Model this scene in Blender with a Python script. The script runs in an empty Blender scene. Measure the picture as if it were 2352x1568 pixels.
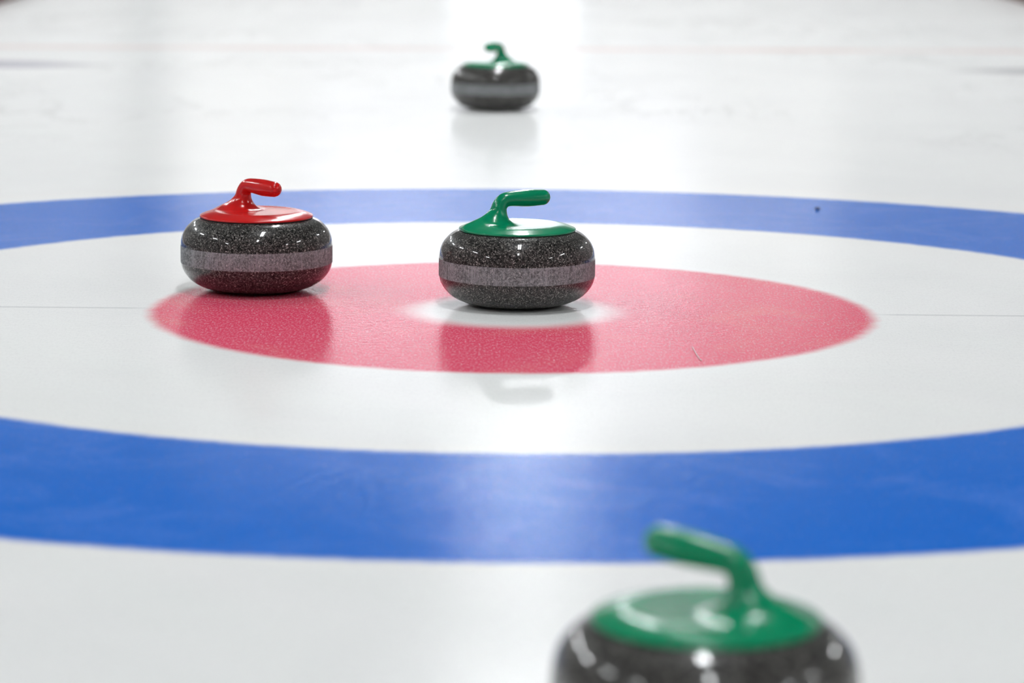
import bpy, bmesh, math
import numpy as np
from mathutils import Vector, Matrix

sc = bpy.context.scene
col = sc.collection

# ------------------------------------------------------------------ camera
cam_d = bpy.data.cameras.new('camera')
cam = bpy.data.objects.new('camera', cam_d)
col.objects.link(cam)
Rv = Vector((0.99995434, -0.00199507, 0.0093452))
Uv = Vector((-0.00889671, 0.16253221, 0.98666313))
Fv = Vector((0.00348735, 0.98670122, -0.16250704))
m = Matrix((Rv, Uv, -Fv)).transposed().to_4x4()
m.translation = Vector((-0.0179696, -5.14939959, 0.79624262))
cam.matrix_world = m
cam_d.sensor_width = 36.0
cam_d.lens = 7044.5527 / 2352 * 36.0
cam_d.clip_start = 0.05
cam_d.clip_end = 300
cam_d.dof.use_dof = True
cam_d.dof.focus_distance = 5.16
cam_d.dof.aperture_fstop = 3.6
sc.camera = cam

# ------------------------------------------------------------------ view, world
sc.view_settings.view_transform = 'Standard'
sc.view_settings.look = 'None'
sc.view_settings.gamma = 1.0
sc.view_settings.use_curve_mapping = False
sc.view_settings.exposure = 0.0
w = bpy.data.worlds.new('world')
sc.world = w
w.use_nodes = True
w.node_tree.nodes['Background'].inputs[0].default_value = (0.8, 0.85, 0.9, 1)
w.node_tree.nodes['Background'].inputs[1].default_value = 0.3
try:
    sc.cycles.use_denoising = True
    sc.cycles.max_bounces = 5
    sc.cycles.diffuse_bounces = 3
    sc.cycles.glossy_bounces = 3
    sc.cycles.use_adaptive_sampling = True
    sc.cycles.adaptive_threshold = 0.04
except Exception:
    pass

LAMP = 170.0        # tube emission
LIGHT_ROWS = ((-7.6, (-7, -2, 3, 8, 13, 18, 23)), (0.22, (-5.5, -1.0, 4.2, 7.2, 10.5, 14.0, 24.6)), (9.6, (-7, -2, 8, 18)))  # middle row includes lamps added to brighten the far ice
HX, HY0, HY1, HZ = 12.5, -11.0, 28.0, 5.4


# ------------------------------------------------------------------ node helpers
class NT:
    def __init__(s, name):
        s.m = bpy.data.materials.new(name)
        s.m.use_nodes = True
        s.t = s.m.node_tree
        s.b = s.t.nodes['Principled BSDF']

    def n(s, typ, **kw):
        nd = s.t.nodes.new(typ)
        for k, v in kw.items():
            setattr(nd, k, v)
        return nd

    def l(s, a, b):
        s.t.links.new(a, b)

    def val(s, sock, v):
        if hasattr(v, 'is_output'):
            s.l(v, sock)
        else:
            sock.default_value = v

    def math(s, op, a, b=None, c=None, clamp=False):
        nd = s.n('ShaderNodeMath', operation=op, use_clamp=clamp)
        s.val(nd.inputs[0], a)
        if b is not None:
            s.val(nd.inputs[1], b)
        if c is not None:
            s.val(nd.inputs[2], c)
        return nd.outputs[0]

    def smooth(s, x, lo, hi, a=0.0, b=1.0):
        nd = s.n('ShaderNodeMapRange', interpolation_type='SMOOTHSTEP')
        s.val(nd.inputs['Value'], x)
        nd.inputs['From Min'].default_value = lo
        nd.inputs['From Max'].default_value = hi
        nd.inputs['To Min'].default_value = a
        nd.inputs['To Max'].default_value = b
        return nd.outputs[0]

    def mix(s, f, a, b):
        nd = s.n('ShaderNodeMix', data_type='RGBA')
        s.val(nd.inputs[0], f)
        s.val(nd.inputs[6], a)
        s.val(nd.inputs[7], b)
        return nd.outputs[2]

    def noise(s, vec, scale, detail=2.0, rough=0.5, dist=0.0):
        nd = s.n('ShaderNodeTexNoise')
        if vec is not None:
            s.l(vec, nd.inputs['Vector'])
        nd.inputs['Scale'].default_value = scale
        nd.inputs['Detail'].default_value = detail
        nd.inputs['Roughness'].default_value = rough
        nd.inputs['Distortion'].default_value = dist
        return nd.outputs['Fac']

    def scaled(s, vec, sc3, loc=(0, 0, 0), rot=(0, 0, 0)):
        nd = s.n('ShaderNodeMapping')
        s.l(vec, nd.inputs[0])
        nd.inputs['Location'].default_value = loc
        nd.inputs['Rotation'].default_value = rot
        nd.inputs['Scale'].default_value = sc3
        return nd.outputs[0]


def simple(name, c, rough=0.6, **kw):
    t = NT(name)
    t.b.inputs['Base Color'].default_value = (*c, 1)
    t.b.inputs['Roughness'].default_value = rough
    for k, v in kw.items():
        t.b.inputs[k.replace('_', ' ')].default_value = v
    return t.m


# ------------------------------------------------------------------ ice material
def ice_material():
    t = NT('ice')
    pos = t.n('ShaderNodeNewGeometry').outputs['Position']
    sep = t.n('ShaderNodeSeparateXYZ')
    t.l(pos, sep.inputs[0])
    X, Y = sep.outputs[0], sep.outputs[1]
    r = t.math('SQRT', t.math('ADD', t.math('MULTIPLY', X, X), t.math('MULTIPLY', Y, Y)))
    # painted edges bleed unevenly in the ice
    wob = t.math('MULTIPLY', t.math('SUBTRACT', t.noise(pos, 26, 4, 0.65), 0.5), 0.016)
    r = t.math('ADD', r, wob)
    e = 0.018
    red = t.math('SUBTRACT', t.smooth(r, 0.125, 0.215), t.smooth(r, 0.61 - e, 0.61 + e))
    blue = t.math('SUBTRACT', t.smooth(r, 1.219 - e, 1.219 + e), t.smooth(r, 1.829 - e, 1.829 + e))
    cloud = t.noise(pos, 1.6, 5, 0.62, 0.6)
    white = t.mix(t.smooth(cloud, 0.35, 0.75), (0.89, 0.885, 0.87, 1), (0.85, 0.845, 0.835, 1))
    # thin places in the paint
    thin = t.smooth(t.noise(pos, 4.0, 6, 0.65, 0.8), 0.46, 0.72)
    bluec = t.mix(thin, (0.0, 0.140, 0.61, 1), (0.035, 0.175, 0.64, 1))
    redc = t.mix(thin, (0.76, 0.055, 0.125, 1), (0.78, 0.11, 0.15, 1))
    c = t.mix(blue, white, bluec)
    c = t.mix(red, c, redc)
    # thin grey tee line outside the red circle, hog line, grey ovals
    tee = t.math('MULTIPLY', t.smooth(t.math('ABSOLUTE', Y), 0.004, 0.010, 1, 0), t.smooth(r, 0.6, 0.66))
    tee = t.math('MULTIPLY', tee, t.smooth(r, 1.19, 1.21, 0.30, 0))
    c = t.mix(tee, c, (0.30, 0.31, 0.33, 1))
    hy = t.math('ABSOLUTE', t.math('SUBTRACT', t.math('SUBTRACT', Y, 6.51), t.math('MULTIPLY', X, 0.066)))
    hog = t.math('MULTIPLY', t.smooth(hy, 0.05, 0.13, 1, 0), t.smooth(t.math('ABSOLUTE', X), 2.36, 2.38, 1, 0))
    hog = t.math('MULTIPLY', hog, t.smooth(t.noise(pos, 2.2, 3), 0.3, 0.7, 0.14, 0.30))
    c = t.mix(hog, c, (0.75, 0.24, 0.17, 1))
    for cx, cy, cc in ((-2.22, 5.50, (0.30, 0.28, 0.38, 1)), (2.36, 5.60, (0.27, 0.27, 0.30, 1))):
        ax = t.math('DIVIDE', t.math('SUBTRACT', X, cx), 0.80)
        ay = t.math('DIVIDE', t.math('SUBTRACT', Y, cy), 0.24)
        q = t.math('SQRT', t.math('ADD', t.math('MULTIPLY', ax, ax), t.math('MULTIPLY', ay, ay)))
        c = t.mix(t.smooth(q, 0.75, 1.1, 0.62, 0), c, cc)
    # faint scuffs and sweeping tracks
    v1 = t.scaled(pos, (1.3, 0.42, 1), (3.1, 0.7, 0), (0, 0, 0.45))
    sc1 = t.smooth(t.math('ABSOLUTE', t.math('SUBTRACT', t.noise(v1, 1.9, 6, 0.6, 1.2), 0.5)), 0.0, 0.035, 1, 0)
    area = t.math('MULTIPLY', t.smooth(Y, 1.9, 3.2), t.smooth(t.noise(pos, 0.7, 2), 0.42, 0.62))
    sc1 = t.math('MULTIPLY', t.math('MULTIPLY', sc1, area), 0.22)
    c = t.mix(sc1, c, (0.42, 0.42, 0.40, 1))
    # frost crystals in the ice, their sparkle painted into the colour as pale specks
    fz = t.scaled(pos, (1, 0.30, 1))
    f1 = t.noise(fz, 260, 2, 0.7)
    f2 = t.smooth(t.noise(t.scaled(pos, (1, 0.30, 1), (5, 3, 0), (0, 0, 0.5)), 330, 1, 0.5), 0.66, 0.80)
    paint = t.math('MAXIMUM', red, t.math('MULTIPLY', blue, 0.05))
    c = t.mix(t.math('MULTIPLY', paint, t.smooth(f1, 0.42, 0.74, 0.0, 0.30)), c, (0.75, 0.74, 0.82, 1))
    c = t.mix(t.math('MULTIPLY', f2, t.smooth(blue, 0, 1, 0.6, 0.15)), c, (0.9, 0.9, 0.92, 1))
    c = t.mix(t.smooth(f1, 0.25, 0.55, 0.10, 0.0), c, (0.30, 0.28, 0.32, 1))
    t.l(c, t.b.inputs['Base Color'])
    # a second, rougher sheen from the frost under the clear film
    t.b.inputs['Roughness'].default_value = 0.50
    t.b.inputs['Specular IOR Level'].default_value = 0.0
    t.b.inputs['Coat Weight'].default_value = 0.46
    t.b.inputs['Coat IOR'].default_value = 1.31
    rgh = t.smooth(t.noise(t.scaled(pos, (1, 0.5, 1)), 2.5, 4, 0.6), 0.3, 0.7, 0.10, 0.14)
    t.l(rgh, t.b.inputs['Coat Roughness'])
    # frosty grain, crystals a few millimetres wide
    g1 = f1
    g2 = t.noise(pos, 75, 1, 0.5)
    h = t.math('ADD', t.math('MULTIPLY', g1, 0.60), t.math('MULTIPLY', g2, 0.50))
    bp = t.n('ShaderNodeBump')
    bp.inputs['Strength'].default_value = 1.0
    bp.inputs['Distance'].default_value = 0.0006
    t.l(h, bp.inputs['Height'])
    t.l(bp.outputs[0], t.b.inputs['Coat Normal'])
    return t.m


# ------------------------------------------------------------------ granite and plastic
def granite(name, lo, hi, fleck, rough, coat, band=False, thr=(0.585, 0.69)):
    t = NT(name)
    tc = t.n('ShaderNodeTexCoord').outputs['Object']
    rnd = t.n('ShaderNodeObjectInfo').outputs['Random']
    off = t.n('ShaderNodeVectorMath', operation='ADD')
    t.l(tc, off.inputs[0])
    cb = t.n('ShaderNodeCombineXYZ')
    t.l(t.math('MULTIPLY', rnd, 7.0), cb.inputs[0])
    t.l(t.math('MULTIPLY', rnd, 3.0), cb.inputs[1])
    t.l(cb.outputs[0], off.inputs[1])
    v = off.outputs[0]
    a = t.noise(v, 230, 2, 0.7)
    c = t.mix(t.smooth(a, 0.35, 0.68), lo, hi)
    f1 = t.smooth(t.noise(t.scaled(v, (1, 1, 1.8), rot=(0.6, 0.4, 0.2)), 340, 2, 0.6, 0.4), thr[0], thr[1])
    f2 = t.smooth(t.noise(t.scaled(v, (2.0, 1, 0.8), rot=(0.1, 1.0, 0.7)), 300, 2, 0.6, 0.3), thr[0] + 0.01, thr[1] + 0.02)
    f = t.math('MAXIMUM', f1, f2)
    big = t.smooth(t.noise(v, 55, 3, 0.6), 0.3, 0.7, 0.55, 1.0)
    c = t.mix(t.math('MULTIPLY', f, big), c, fleck)
    t.b.inputs['Roughness'].default_value = rough
    t.b.inputs['Coat Weight'].default_value = coat
    t.b.inputs['Coat Roughness'].default_value = 0.03
    t.b.inputs['Coat IOR'].default_value = 1.36
    t.b.inputs['Specular IOR Level'].default_value = 0.1 if coat else 0.3
    if band:
        # pecked striking band: fine upright grooves
        vs = t.scaled(v, (1, 1, 0.05))
        st = t.noise(vs, 380, 3, 0.7)
        st2 = t.smooth(t.noise(t.scaled(v, (1, 1, 0.1)), 45, 3, 0.6), 0.3, 0.7)
        c = t.mix(t.math('MULTIPLY', t.smooth(st, 0.42, 0.68), t.math('MULTIPLY', st2, 0.75)), c, (0.42, 0.42, 0.45, 1))
        bp = t.n('ShaderNodeBump')
        bp.inputs['Strength'].default_value = 0.5
        bp.inputs['Distance'].default_value = 0.0004
        t.l(st, bp.inputs['Height'])
        t.l(bp.outputs[0], t.b.inputs['Normal'])
    t.l(c, t.b.inputs['Base Color'])
    return t.m


M_ICE = ice_material()
M_GRAN = granite('polished_granite', (0.002, 0.002, 0.0021, 1), (0.058, 0.055, 0.052, 1), (0.52, 0.50, 0.46, 1), 0.32, 1.0)
M_BAND = granite('pecked_granite', (0.095, 0.10, 0.103, 1), (0.28, 0.295, 0.30, 1), (0.62, 0.60, 0.60, 1), 0.72, 0.0, True)


def plastic(name, c):
    t = NT(name)
    t.b.inputs['Base Color'].default_value = (*c, 1)
    t.b.inputs['Roughness'].default_value = 0.20
    t.b.inputs['IOR'].default_value = 1.5
    pos = t.n('ShaderNodeTexCoord').outputs['Object']
    bp = t.n('ShaderNodeBump')
    bp.inputs['Strength'].default_value = 0.15
    bp.inputs['Distance'].default_value = 0.001
    t.l(t.noise(pos, 60, 3), bp.inputs['Height'])
    t.l(bp.outputs[0], t.b.inputs['Normal'])
    return t.m


M_GREEN = plastic('green_plastic', (0.0, 0.25, 0.108))
M_RED = plastic('red_plastic', (0.62, 0.012, 0.012))
M_GASKET = simple('black_rubber', (0.006, 0.006, 0.006), 0.6)


# ------------------------------------------------------------------ mesh helpers
def mesh_obj(name, verts, faces, mat, parent=None, smooth=True, loc=(0, 0, 0)):
    me = bpy.data.meshes.new(name)
    me.from_pydata([tuple(v) for v in verts], [], [tuple(f) for f in faces])
    me.materials.append(mat)
    if smooth:
        me.polygons.foreach_set('use_smooth', [True] * len(me.polygons))
    me.update()
    o = bpy.data.objects.new(name, me)
    col.objects.link(o)
    o.parent = parent
    o.location = loc
    return o


def catmull(pts, n=6):
    P = np.array([2 * np.array(pts[0]) - np.array(pts[1])] + list(map(np.array, pts)) + [2 * np.array(pts[-1]) - np.array(pts[-2])])
    out = []
    for i in range(1, len(P) - 2):
        for k in range(n):
            u = k / n
            out.append(0.5 * ((2 * P[i]) + (-P[i-1] + P[i+1]) * u + (2*P[i-1] - 5*P[i] + 4*P[i+1] - P[i+2]) * u*u + (-P[i-1] + 3*P[i] - 3*P[i+1] + P[i+2]) * u**3))
    out.append(P[-2])
    return out


def lathe(profiles, seg=160):
    """profiles: open (r, z) lines, each revolved into its own smooth shell"""
    V, F = [], []
    for pr in profiles:
        base = len(V)
        for r, z in pr:
            for k in range(seg):
                a = 2 * math.pi * k / seg
                V.append((r * math.cos(a), r * math.sin(a), z))
        for i in range(len(pr) - 1):
            for k in range(seg):
                k2 = (k + 1) % seg
                F.append((base + i*seg + k, base + i*seg + k2, base + (i+1)*seg + k2, base + (i+1)*seg + k))
        for end, flip in ((0, True), (len(pr) - 1, False)):
            if pr[end][0] < 0.06 and pr[end][0] > 0:
                loop = [base + end*seg + k for k in range(seg)]
                F.append(loop[::-1] if flip else loop)
    return V, F


def box(name, lo, hi, mat, parent=None, bevel=0.0):
    bm = bmesh.new()
    bmesh.ops.create_cube(bm, size=1)
    lo, hi = Vector(lo), Vector(hi)
    for v in bm.verts:
        v.co = Vector([lo[i] + (v.co[i] + 0.5) * (hi[i] - lo[i]) for i in range(3)])
    if bevel:
        bmesh.ops.bevel(bm, geom=bm.edges[:], offset=bevel, segments=3, affect='EDGES', profile=0.5)
    me = bpy.data.meshes.new(name)
    bm.to_mesh(me)
    bm.free()
    me.materials.append(mat)
    o = bpy.data.objects.new(name, me)
    col.objects.link(o)
    o.parent = parent
    return o


def structure(o):
    o['kind'] = 'structure'
    return o


# ------------------------------------------------------------------ the hall
structure(box('floor', (-HX, HY0, -0.12), (HX, HY1, 0.0), M_ICE))
M_CEIL = simple('ceiling_paint', (0.05, 0.058, 0.052), 0.8)
M_WALL = simple('wall_paint', (0.34, 0.33, 0.32), 0.8)
M_FAR = simple('far_wall_paint', (0.88, 0.83, 0.81), 0.8)
structure(box('ceiling', (-HX, HY0, HZ), (HX, HY1, HZ + 0.2), M_CEIL))
structure(box('wall_left', (-HX - 0.2, HY0, 0), (-HX, HY1, HZ), M_WALL))
structure(box('wall_right', (HX, HY0, 0), (HX + 0.2, HY1, HZ), M_WALL))
structure(box('wall_back', (-HX, HY1, 0), (HX, HY1 + 0.2, HZ), M_FAR))
structure(box('wall_front', (-HX, HY0 - 0.2, 0), (HX, HY0, HZ), M_WALL))

M_FRAME = simple('window_frame_paint', (0.5, 0.5, 0.5), 0.4)
def pane_material(strength, c):
    t = NT('daylit_pane')
    t.b.inputs['Base Color'].default_value = (0.8, 0.82, 0.85, 1)
    t.b.inputs['Emission Color'].default_value = (*c, 1)
    t.b.inputs['Emission Strength'].default_value = strength
    return t.m


def glow_panel(i, x0, x1, z0, z1, strength, tint):
    e = bpy.data.objects.new('window_%d' % i, None)
    col.objects.link(e)
    e.location = ((x0 + x1) / 2, HY1 - 0.02, z0)
    structure(e)
    hx, h = (x1 - x0) / 2, z1 - z0
    box('pane', (-hx, -0.01, 0), (hx, 0.0, h), pane_material(strength, tint), e)
    fr = bmesh.new()
    V, F = [], []
    nb = max(2, round(2 * hx / 1.2))
    rects = [(-hx - 0.06, -hx, -0.06, h + 0.06), (hx, hx + 0.06, -0.06, h + 0.06), (-hx, hx, -0.06, 0), (-hx, hx, h, h + 0.06)]
    for k in range(1, nb):
        x = -hx + 2 * hx * k / nb
        rects.append((x - 0.02, x + 0.02, 0, h))
    for a, b, c, d in rects:
        n = len(V)
        for y in (-0.05, 0.0):
            V += [(a, y, c), (b, y, c), (b, y, d), (a, y, d)]
        F += [(n, n+1, n+2, n+3), (n+7, n+6, n+5, n+4), (n, n+4, n+5, n+1), (n+1, n+5, n+6, n+2), (n+2, n+6, n+7, n+3), (n+3, n+7, n+4, n)]
    fr.free()
    mesh_obj('window_frame', V, F, M_FRAME, e, smooth=False)


# glowing panels added high on the far wall to veil the ice with reflection
glow_panel(1, -0.42, 0.62, 2.6, 5.1, 1.8, (0.93, 0.95, 1.0))
glow_panel(2, -2.10, -0.54, 2.6, 5.1, 2.6, (0.95, 0.94, 1.0))
glow_panel(3, 0.74, 2.10, 2.6, 5.1, 2.6, (0.95, 0.94, 1.0))
glow_panel(4, -3.55, -2.22, 2.4, 5.1, 1.6, (1.0, 0.97, 0.95))
glow_panel(5, 2.22, 3.65, 2.4, 5.1, 1.15, (1.0, 0.97, 0.95))
glow_panel(6, -7.0, -4.05, 2.0, 5.1, 0.4, (1.0, 0.96, 0.93))
glow_panel(7, 3.77, 7.0, 2.0, 5.1, 0.3, (1.0, 0.96, 0.93))

# added low glow panel for the middle streak, grey column on the far wall
e = bpy.data.objects.new('door_1', None)
col.objects.link(e)
e.location = (0.1, HY1 - 0.02, 0)
structure(e)
box('pane', (-0.72, -0.01, 0.06), (0.72, 0.0, 2.3), pane_material(0.95, (0.95, 0.95, 1.0)), e)
for lo, hi in (((-0.80, -0.05, 0), (-0.72, 0, 2.38)), ((0.72, -0.05, 0), (0.80, 0, 2.38)), ((-0.72, -0.05, 2.3), (0.72, 0, 2.38))):
    box('door_frame', lo, hi, M_FRAME, e)
M_COL = simple('column_paint', (0.22, 0.22, 0.23), 0.7)
structure(box('trim_1', (-3.95, HY1 - 0.25, 0), (-3.70, HY1 - 0.01, HZ), M_COL))

# low side boards that edge the sheet
M_BOARD = simple('brown_board', (0.10, 0.028, 0.018), 0.6)
structure(box('trim_left', (-2.47, -9.0, 0.0), (-2.37, 26.0, 0.09), M_BOARD, bevel=0.02))
structure(box('trim_right', (2.55, -9.0, 0.0), (2.65, 26.0, 0.09), M_BOARD, bevel=0.02))

# fluorescent ceiling lights in three rows
M_TUBE = NT('lit_tube')
M_TUBE.b.inputs['Emission Color'].default_value = (0.95, 0.98, 1.0, 1)
M_TUBE.b.inputs['Emission Strength'].default_value = LAMP
M_TUBE = M_TUBE.m
M_HOUSING = simple('lamp_housing', (0.7, 0.7, 0.7), 0.4)


def ceiling_light():
    e = bpy.data.objects.new('ceiling_light', None)
    V = [(-0.16, -0.8, 0), (0.16, -0.8, 0), (0.16, 0.8, 0), (-0.16, 0.8, 0), (-0.08, -0.78, 0.07), (0.08, -0.78, 0.07), (0.08, 0.78, 0.07), (-0.08, 0.78, 0.07)]
    F = [(4, 5, 6, 7), (0, 4, 7, 3), (1, 2, 6, 5), (0, 1, 5, 4), (3, 7, 6, 2)]
    col.objects.link(e)
    mesh_obj('housing', V, F, M_HOUSING, e, smooth=False)
    for x in (-0.07, 0.07):
        bm = bmesh.new()
        bmesh.ops.create_cone(bm, cap_ends=True, segments=8, radius1=0.03, radius2=0.03, depth=1.5)
        bmesh.ops.rotate(bm, verts=bm.verts, matrix=Matrix.Rotation(math.pi / 2, 3, 'X'))
        me = bpy.data.meshes.new('tube')
        bm.to_mesh(me)
        bm.free()
        me.materials.append(M_TUBE)
        o = bpy.data.objects.new('tube', me)
        col.objects.link(o)
        o.parent = e
        o.location = (x, 0, -0.01)
    return e


def copy_tree(o):
    c = o.copy()
    col.objects.link(c)
    for ch in list(o.children):
        k = ch.copy()
        col.objects.link(k)
        k.parent = c
        for g in list(ch.children):
            q = g.copy()
            col.objects.link(q)
            q.parent = k
    return c


lamp0 = ceiling_light()
first = True
for x, ys in LIGHT_ROWS:
    for y in ys:
        o = lamp0 if first else copy_tree(lamp0)
        first = False
        o.location = (x, y, HZ - 0.07)
        o['label'] = 'twin tube ceiling light hanging above the curling ice'
        o['category'] = 'ceiling light'
        o['group'] = 'ceiling lights over the sheets'


# ------------------------------------------------------------------ curling stone
TOP = [(0.1325, 0.0812), (0.1316, 0.0895), (0.1290, 0.0995), (0.1234, 0.1102), (0.1120, 0.1218), (0.0993, 0.1285)]
BOT = [(0.0590, 0.0000), (0.0680, 0.0008), (0.0820, 0.0036), (0.0985, 0.0092), (0.1130, 0.0178), (0.1238, 0.0290), (0.1298, 0.0400), (0.1325, 0.0502)]


def handle_mesh(tip=0.0, lift=0.0, fat=1.0):
    """handle, stem and plate as one blended solid, then cut into plate and handle"""
    s = 0.0010
    xs = np.arange(-0.104, 0.1045, s)
    zs = np.arange(-0.006, 0.084, s)
    X, Y, Z = np.meshgrid(xs, xs, zs, indexing='ij')
    X = X.astype(np.float32); Y = Y.astype(np.float32); Z = Z.astype(np.float32)
    r = np.sqrt(X * X + Y * Y)
    # plate: flat middle, rounded shoulder, thin edge
    t = np.clip((r - 0.070) / (0.0993 - 0.070), 0, 1.2)
    top = 0.0072 + 0.0012 * np.clip(r / 0.070, 0, 1) ** 4 - 0.0078 * t ** 1.7
    d = np.maximum((Z - top) * 0.93, r - 0.0990)
    d = np.maximum(d, -0.0022 - Z)

    def cone(a, b, ra, rb, ys=1.0):
        a, b = np.array(a), np.array(b)
        ab = b - a
        px, py, pz = X - a[0], (Y - a[1]) / ys, Z - a[2]
        h = np.clip((px * ab[0] + py * ab[1] + pz * ab[2]) / (ab @ ab), 0, 1)
        return np.sqrt((px - h*ab[0])**2 + (py - h*ab[1])**2 + (pz - h*ab[2])**2) - (ra + (rb - ra) * h)

    def smin(a, b, k):
        h = np.clip(0.5 + 0.5 * (b - a) / k, 0, 1)
        return b * (1 - h) + a * h - k * h * (1 - h)

    line = catmull([(-0.0425, 0.0060, 0.0178), (-0.0385, 0.0200, 0.0152), (-0.0362, 0.0300, 0.0138), (-0.0338, 0.0395, 0.0130), (-0.0268, 0.0482, 0.0126),
                    (-0.0150, 0.0515, 0.0128), (0.0160, 0.0520 + tip * 0.6, 0.0147), (0.0425, 0.0525 + tip, 0.0134)], 3)
    line = [(p[0] + 0.002, p[1] + lift * min(1, p[1] / 0.05), p[2] * fat) for p in line]
    g = None
    for p, q in zip(line[:-1], line[1:]):
        c1 = cone((p[0], 0, p[1]), (q[0], 0, q[1]), p[2], q[2])
        g = c1 if g is None else np.minimum(g, c1)
    # ridge that runs from the foot of the stem out to the rim
    g = smin(g, cone((-0.046, 0, 0.012), (-0.080, 0, 0.000), 0.0100, 0.0035), 0.018)
    d = smin(d, g, 0.030)
    # trim the blend so nothing grows past the rim or below the plate
    d = np.maximum(d, r - 0.0990)
    d = np.maximum(d, -0.0022 - Z)
    # surface nets
    ins = d < 0
    nx, ny, nz = d.shape
    cs = np.zeros((nx-1, ny-1, nz-1), np.int8)
    for i in (0, 1):
        for j in (0, 1):
            for k in (0, 1):
                cs += ins[i:nx-1+i, j:ny-1+j, k:nz-1+k]
    act = (cs > 0) & (cs < 8)
    ids = -np.ones(cs.shape, np.int64)
    idx = np.argwhere(act)
    ids[act] = np.arange(len(idx))
    acc = np.zeros((len(idx), 3)); cnt = np.zeros(len(idx))
    corners = [(i, j, k) for i in (0, 1) for j in (0, 1) for k in (0, 1)]
    for a in corners:
        for ax in range(3):
            if a[ax] == 0:
                b = list(a); b[ax] = 1
                da = d[idx[:, 0]+a[0], idx[:, 1]+a[1], idx[:, 2]+a[2]]
                db = d[idx[:, 0]+b[0], idx[:, 1]+b[1], idx[:, 2]+b[2]]
                mk = (da < 0) != (db < 0)
                u = np.where(mk, da / np.where(mk, da - db, 1), 0)
                p = np.tile(np.array(a, float), (len(idx), 1))
                p[:, ax] += u
                acc += p * mk[:, None]
                cnt += mk
    V = (idx + acc / cnt[:, None]) * s + np.array([xs[0], xs[0], zs[0]])
    F = []
    for ax in range(3):
        o1, o2 = [(1, 2), (2, 0), (0, 1)][ax]
        sl0 = [slice(1, -1)] * 3; sl1 = [slice(1, -1)] * 3
        sl0[ax] = slice(0, -1); sl1[ax] = slice(1, None)
        A = ins[tuple(sl0)]; B = ins[tuple(sl1)]
        for flip, mk in ((False, A & ~B), (True, ~A & B)):
            e = np.argwhere(mk)
            off = np.array([1, 1, 1]); off[ax] = 0
            e = e + off
            q = []
            for du, dv in ((0, 0), (-1, 0), (-1, -1), (0, -1)):
                c = e.copy(); c[:, o1] += du; c[:, o2] += dv
                q.append(ids[c[:, 0], c[:, 1], c[:, 2]])
            q = np.stack(q, 1)
            if flip:
                q = q[:, ::-1]
            F.append(q)
    F = np.concatenate(F)
    F = F[(F >= 0).all(1)]
    # relax, keeping the sharp rim
    rr = np.hypot(V[:, 0], V[:, 1])
    free = (rr < 0.095) & (V[:, 2] > 0.001)
    E = np.concatenate([F[:, [0, 1]], F[:, [1, 2]], F[:, [2, 3]], F[:, [3, 0]]])
    for it in range(6):
        sm = np.zeros_like(V); n = np.zeros(len(V))
        np.add.at(sm, E[:, 0], V[E[:, 1]]); np.add.at(n, E[:, 0], 1)
        lam = 0.5 if it % 2 == 0 else -0.35
        V = V + np.where(free[:, None], lam * (sm / n[:, None] - V), 0)
    # analytic-ish normals from the whole solid, shared by both pieces
    a, b, c4, dd = (V[F[:, i]] for i in range(4))
    fn = np.cross(c4 - a, dd - b)
    N = np.zeros_like(V)
    for i in range(4):
        np.add.at(N, F[:, i], fn)
    N /= np.linalg.norm(N, axis=1)[:, None] + 1e-12
    fc = V[F].mean(1)
    # the handle begins where the flare has risen clear of the plate
    hx = (fc[:, 0] + 0.040)
    up = (fc[:, 2] > 0.0135)
    return V, N, F, up


def piece(name, V, N, F, mat, parent, loc):
    used = np.unique(F)
    remap = -np.ones(len(V), np.int64)
    remap[used] = np.arange(len(used))
    o = mesh_obj(name, V[used].tolist(), remap[F].tolist(), mat, parent, loc=loc)
    o.data.normals_split_custom_set_from_vertices(N[used].tolist())
    return o


HM = handle_mesh()
HM_RED = handle_mesh(-0.003)
HM_NEAR = handle_mesh(0.006, 0.0035, 1.05)
HANDLE_Z = 0.1316


def make_stone(mat, name='curling_stone'):
    e = bpy.data.objects.new(name, None)
    col.objects.link(e)
    top = catmull(TOP, 6)
    bot = catmull(BOT, 6)
    up = [tuple(p) for p in top] + [(0.0983, 0.1285), (0.05, 0.1285)]
    lowp = [(0.050, 0.004), (0.056, 0.0008)] + [tuple(p) for p in bot]
    V, F = lathe([lowp, up])
    g = mesh_obj('granite_body', V, F, M_GRAN, e)
    bp = [(0.1325, 0.0502), (0.1327, 0.0512), (0.1328, 0.057), (0.1328, 0.075), (0.1327, 0.0802), (0.1325, 0.0812)]
    V, F = lathe([bp])
    b = mesh_obj('striking_band', V, F, M_BAND, e)
    b['label'] = 'paler matt grey band around the waist'
    gp = [(0.0520, 0.1285), (0.0978, 0.1285), (0.0984, 0.1291), (0.0978, 0.1298), (0.0520, 0.1298)]
    V, F = lathe([gp])
    mesh_obj('gasket', V, F, M_GASKET, e)
    V, N, F, upm = HM
    piece('handle_plate', V, N, F[~upm], mat, e, (0, 0, HANDLE_Z))
    piece('handle', V, N, F[upm], mat, e, (0, 0, HANDLE_Z))
    return e


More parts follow.
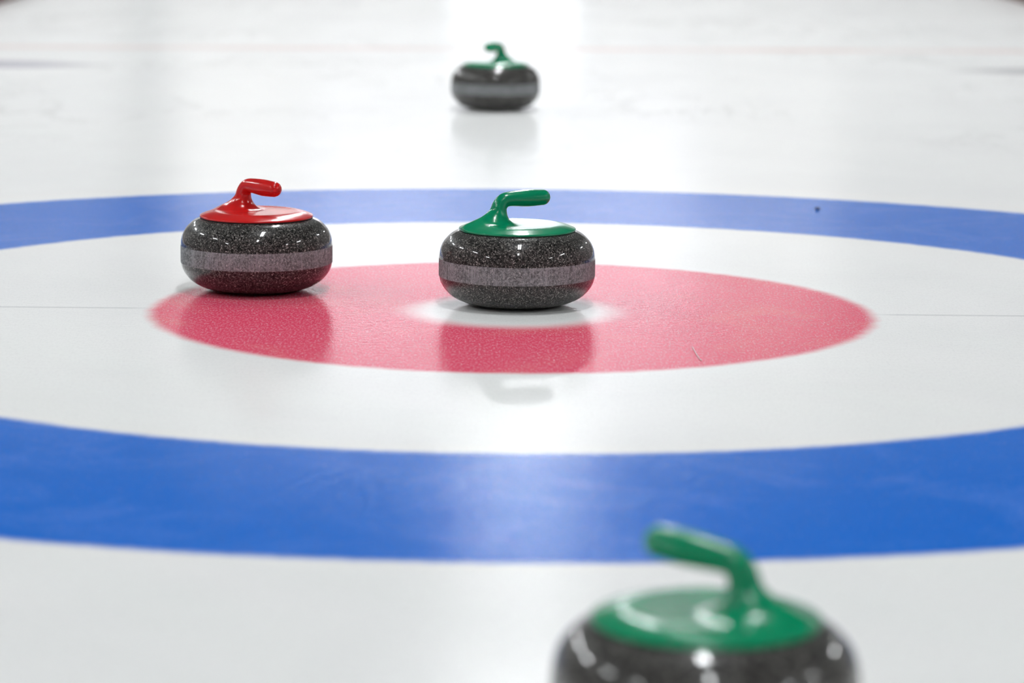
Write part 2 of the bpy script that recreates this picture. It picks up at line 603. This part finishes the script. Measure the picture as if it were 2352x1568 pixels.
green = make_stone(M_GREEN)
red = copy_tree(green)
for ch in list(red.children):
    if ch.name.startswith('handle'):
        bpy.data.objects.remove(ch)
V, N, F, upm = HM_RED
piece('handle_plate', V, N, F[~upm], M_RED, red, (0, 0, HANDLE_Z + 0.001))
piece('handle', V, N, F[upm], M_RED, red, (0, 0, HANDLE_Z + 0.001))
far = copy_tree(green)
near = copy_tree(green)
for ch in list(near.children):
    if ch.name.startswith('handle'):
        bpy.data.objects.remove(ch)
V, N, F, upm = HM_NEAR
piece('handle_plate', V, N, F[~upm], M_GREEN, near, (0, 0, HANDLE_Z + 0.001))
piece('handle', V, N, F[upm], M_GREEN, near, (0, 0, HANDLE_Z + 0.001))
for o, loc, deg, k, lab in (
        (green, (0.0078, 0.082, 0), 18, 1.014, 'dark granite curling stone with green handle pointing right, resting on the white button'),
        (red, (-0.4517, 0.226, 0), -42, 1.008, 'dark granite curling stone with a red handle, at the left edge of the red circle'),
        (far, (-0.0420, 3.905, 0), -118, 0.99, 'small far curling stone with green handle, alone on white ice beyond the blue ring'),
        (near, (0.1614, -2.576, 0), 154, 1.012, 'blurred nearest curling stone with green handle, cut off by the bottom edge')):
    o.location = loc
    o.rotation_euler = (0, 0, math.radians(deg))
    o['label'] = lab
    o.scale = (k, k, 1.0)
    o['category'] = 'curling stone'
    o['group'] = 'curling stones on the ice'


# ------------------------------------------------------------------ specks and bristles on the ice
def strand(name, pts, rad, mat, label, cat):
    V, F = [], []
    P = [np.array(p) for p in catmull([(x, y, rad + z) for x, y, z in pts], 5)]
    for i, p in enumerate(P):
        d = P[min(i + 1, len(P) - 1)] - P[max(i - 1, 0)]
        d /= np.linalg.norm(d)
        n = np.cross(d, (0, 0, 1.0)); n /= np.linalg.norm(n)
        b = np.cross(n, d)
        rr = rad * (0.5 if i in (0, len(P) - 1) else 1)
        for k in range(6):
            a = k * math.pi / 3
            V.append(tuple(p + rr * (math.cos(a) * n + math.sin(a) * b)))
    for i in range(len(P) - 1):
        for k in range(6):
            F.append((i*6 + k, i*6 + (k+1) % 6, i*6 + 6 + (k+1) % 6, i*6 + 6 + k))
    F += [tuple(range(5, -1, -1)), tuple(range(len(P)*6 - 6, len(P)*6))]
    o = mesh_obj(name, V, F, mat)
    o['label'] = label
    o['category'] = cat
    return o


M_PALE = simple('pale_bristle', (0.85, 0.80, 0.80), 0.5)
M_DARK = simple('dark_bristle', (0.12, 0.05, 0.10), 0.5)
M_SPECK = simple('dark_speck', (0.01, 0.03, 0.10), 0.6)
strand('bristle', [(0.2848, -0.3544, 0), (0.2865, -0.4165, 0.0003), (0.2889, -0.465, 0.0002), (0.2917, -0.4848, 0)], 0.0007, M_PALE,
       'thin pale bristle lying on the red circle right of the green stone', 'bristle')
bm = bmesh.new()
bmesh.ops.create_icosphere(bm, subdivisions=2, radius=0.0052)
for v in bm.verts:
    k = 1 + 0.25 * math.sin(9 * v.co.x / 0.005 + 4 * v.co.y / 0.005)
    v.co = Vector((v.co.x * k, v.co.y * 1.6 * k, (v.co.z * 0.6) + 0.0031))
me = bpy.data.meshes.new('debris_speck')
bm.to_mesh(me)
bm.free()
me.materials.append(M_SPECK)
o = bpy.data.objects.new('debris_speck', me)
col.objects.link(o)
o.location = (0.667, 1.4825, 0)
o['label'] = 'tiny dark speck of dirt lying on the far blue ring, right of the stones'
o['category'] = 'dirt'
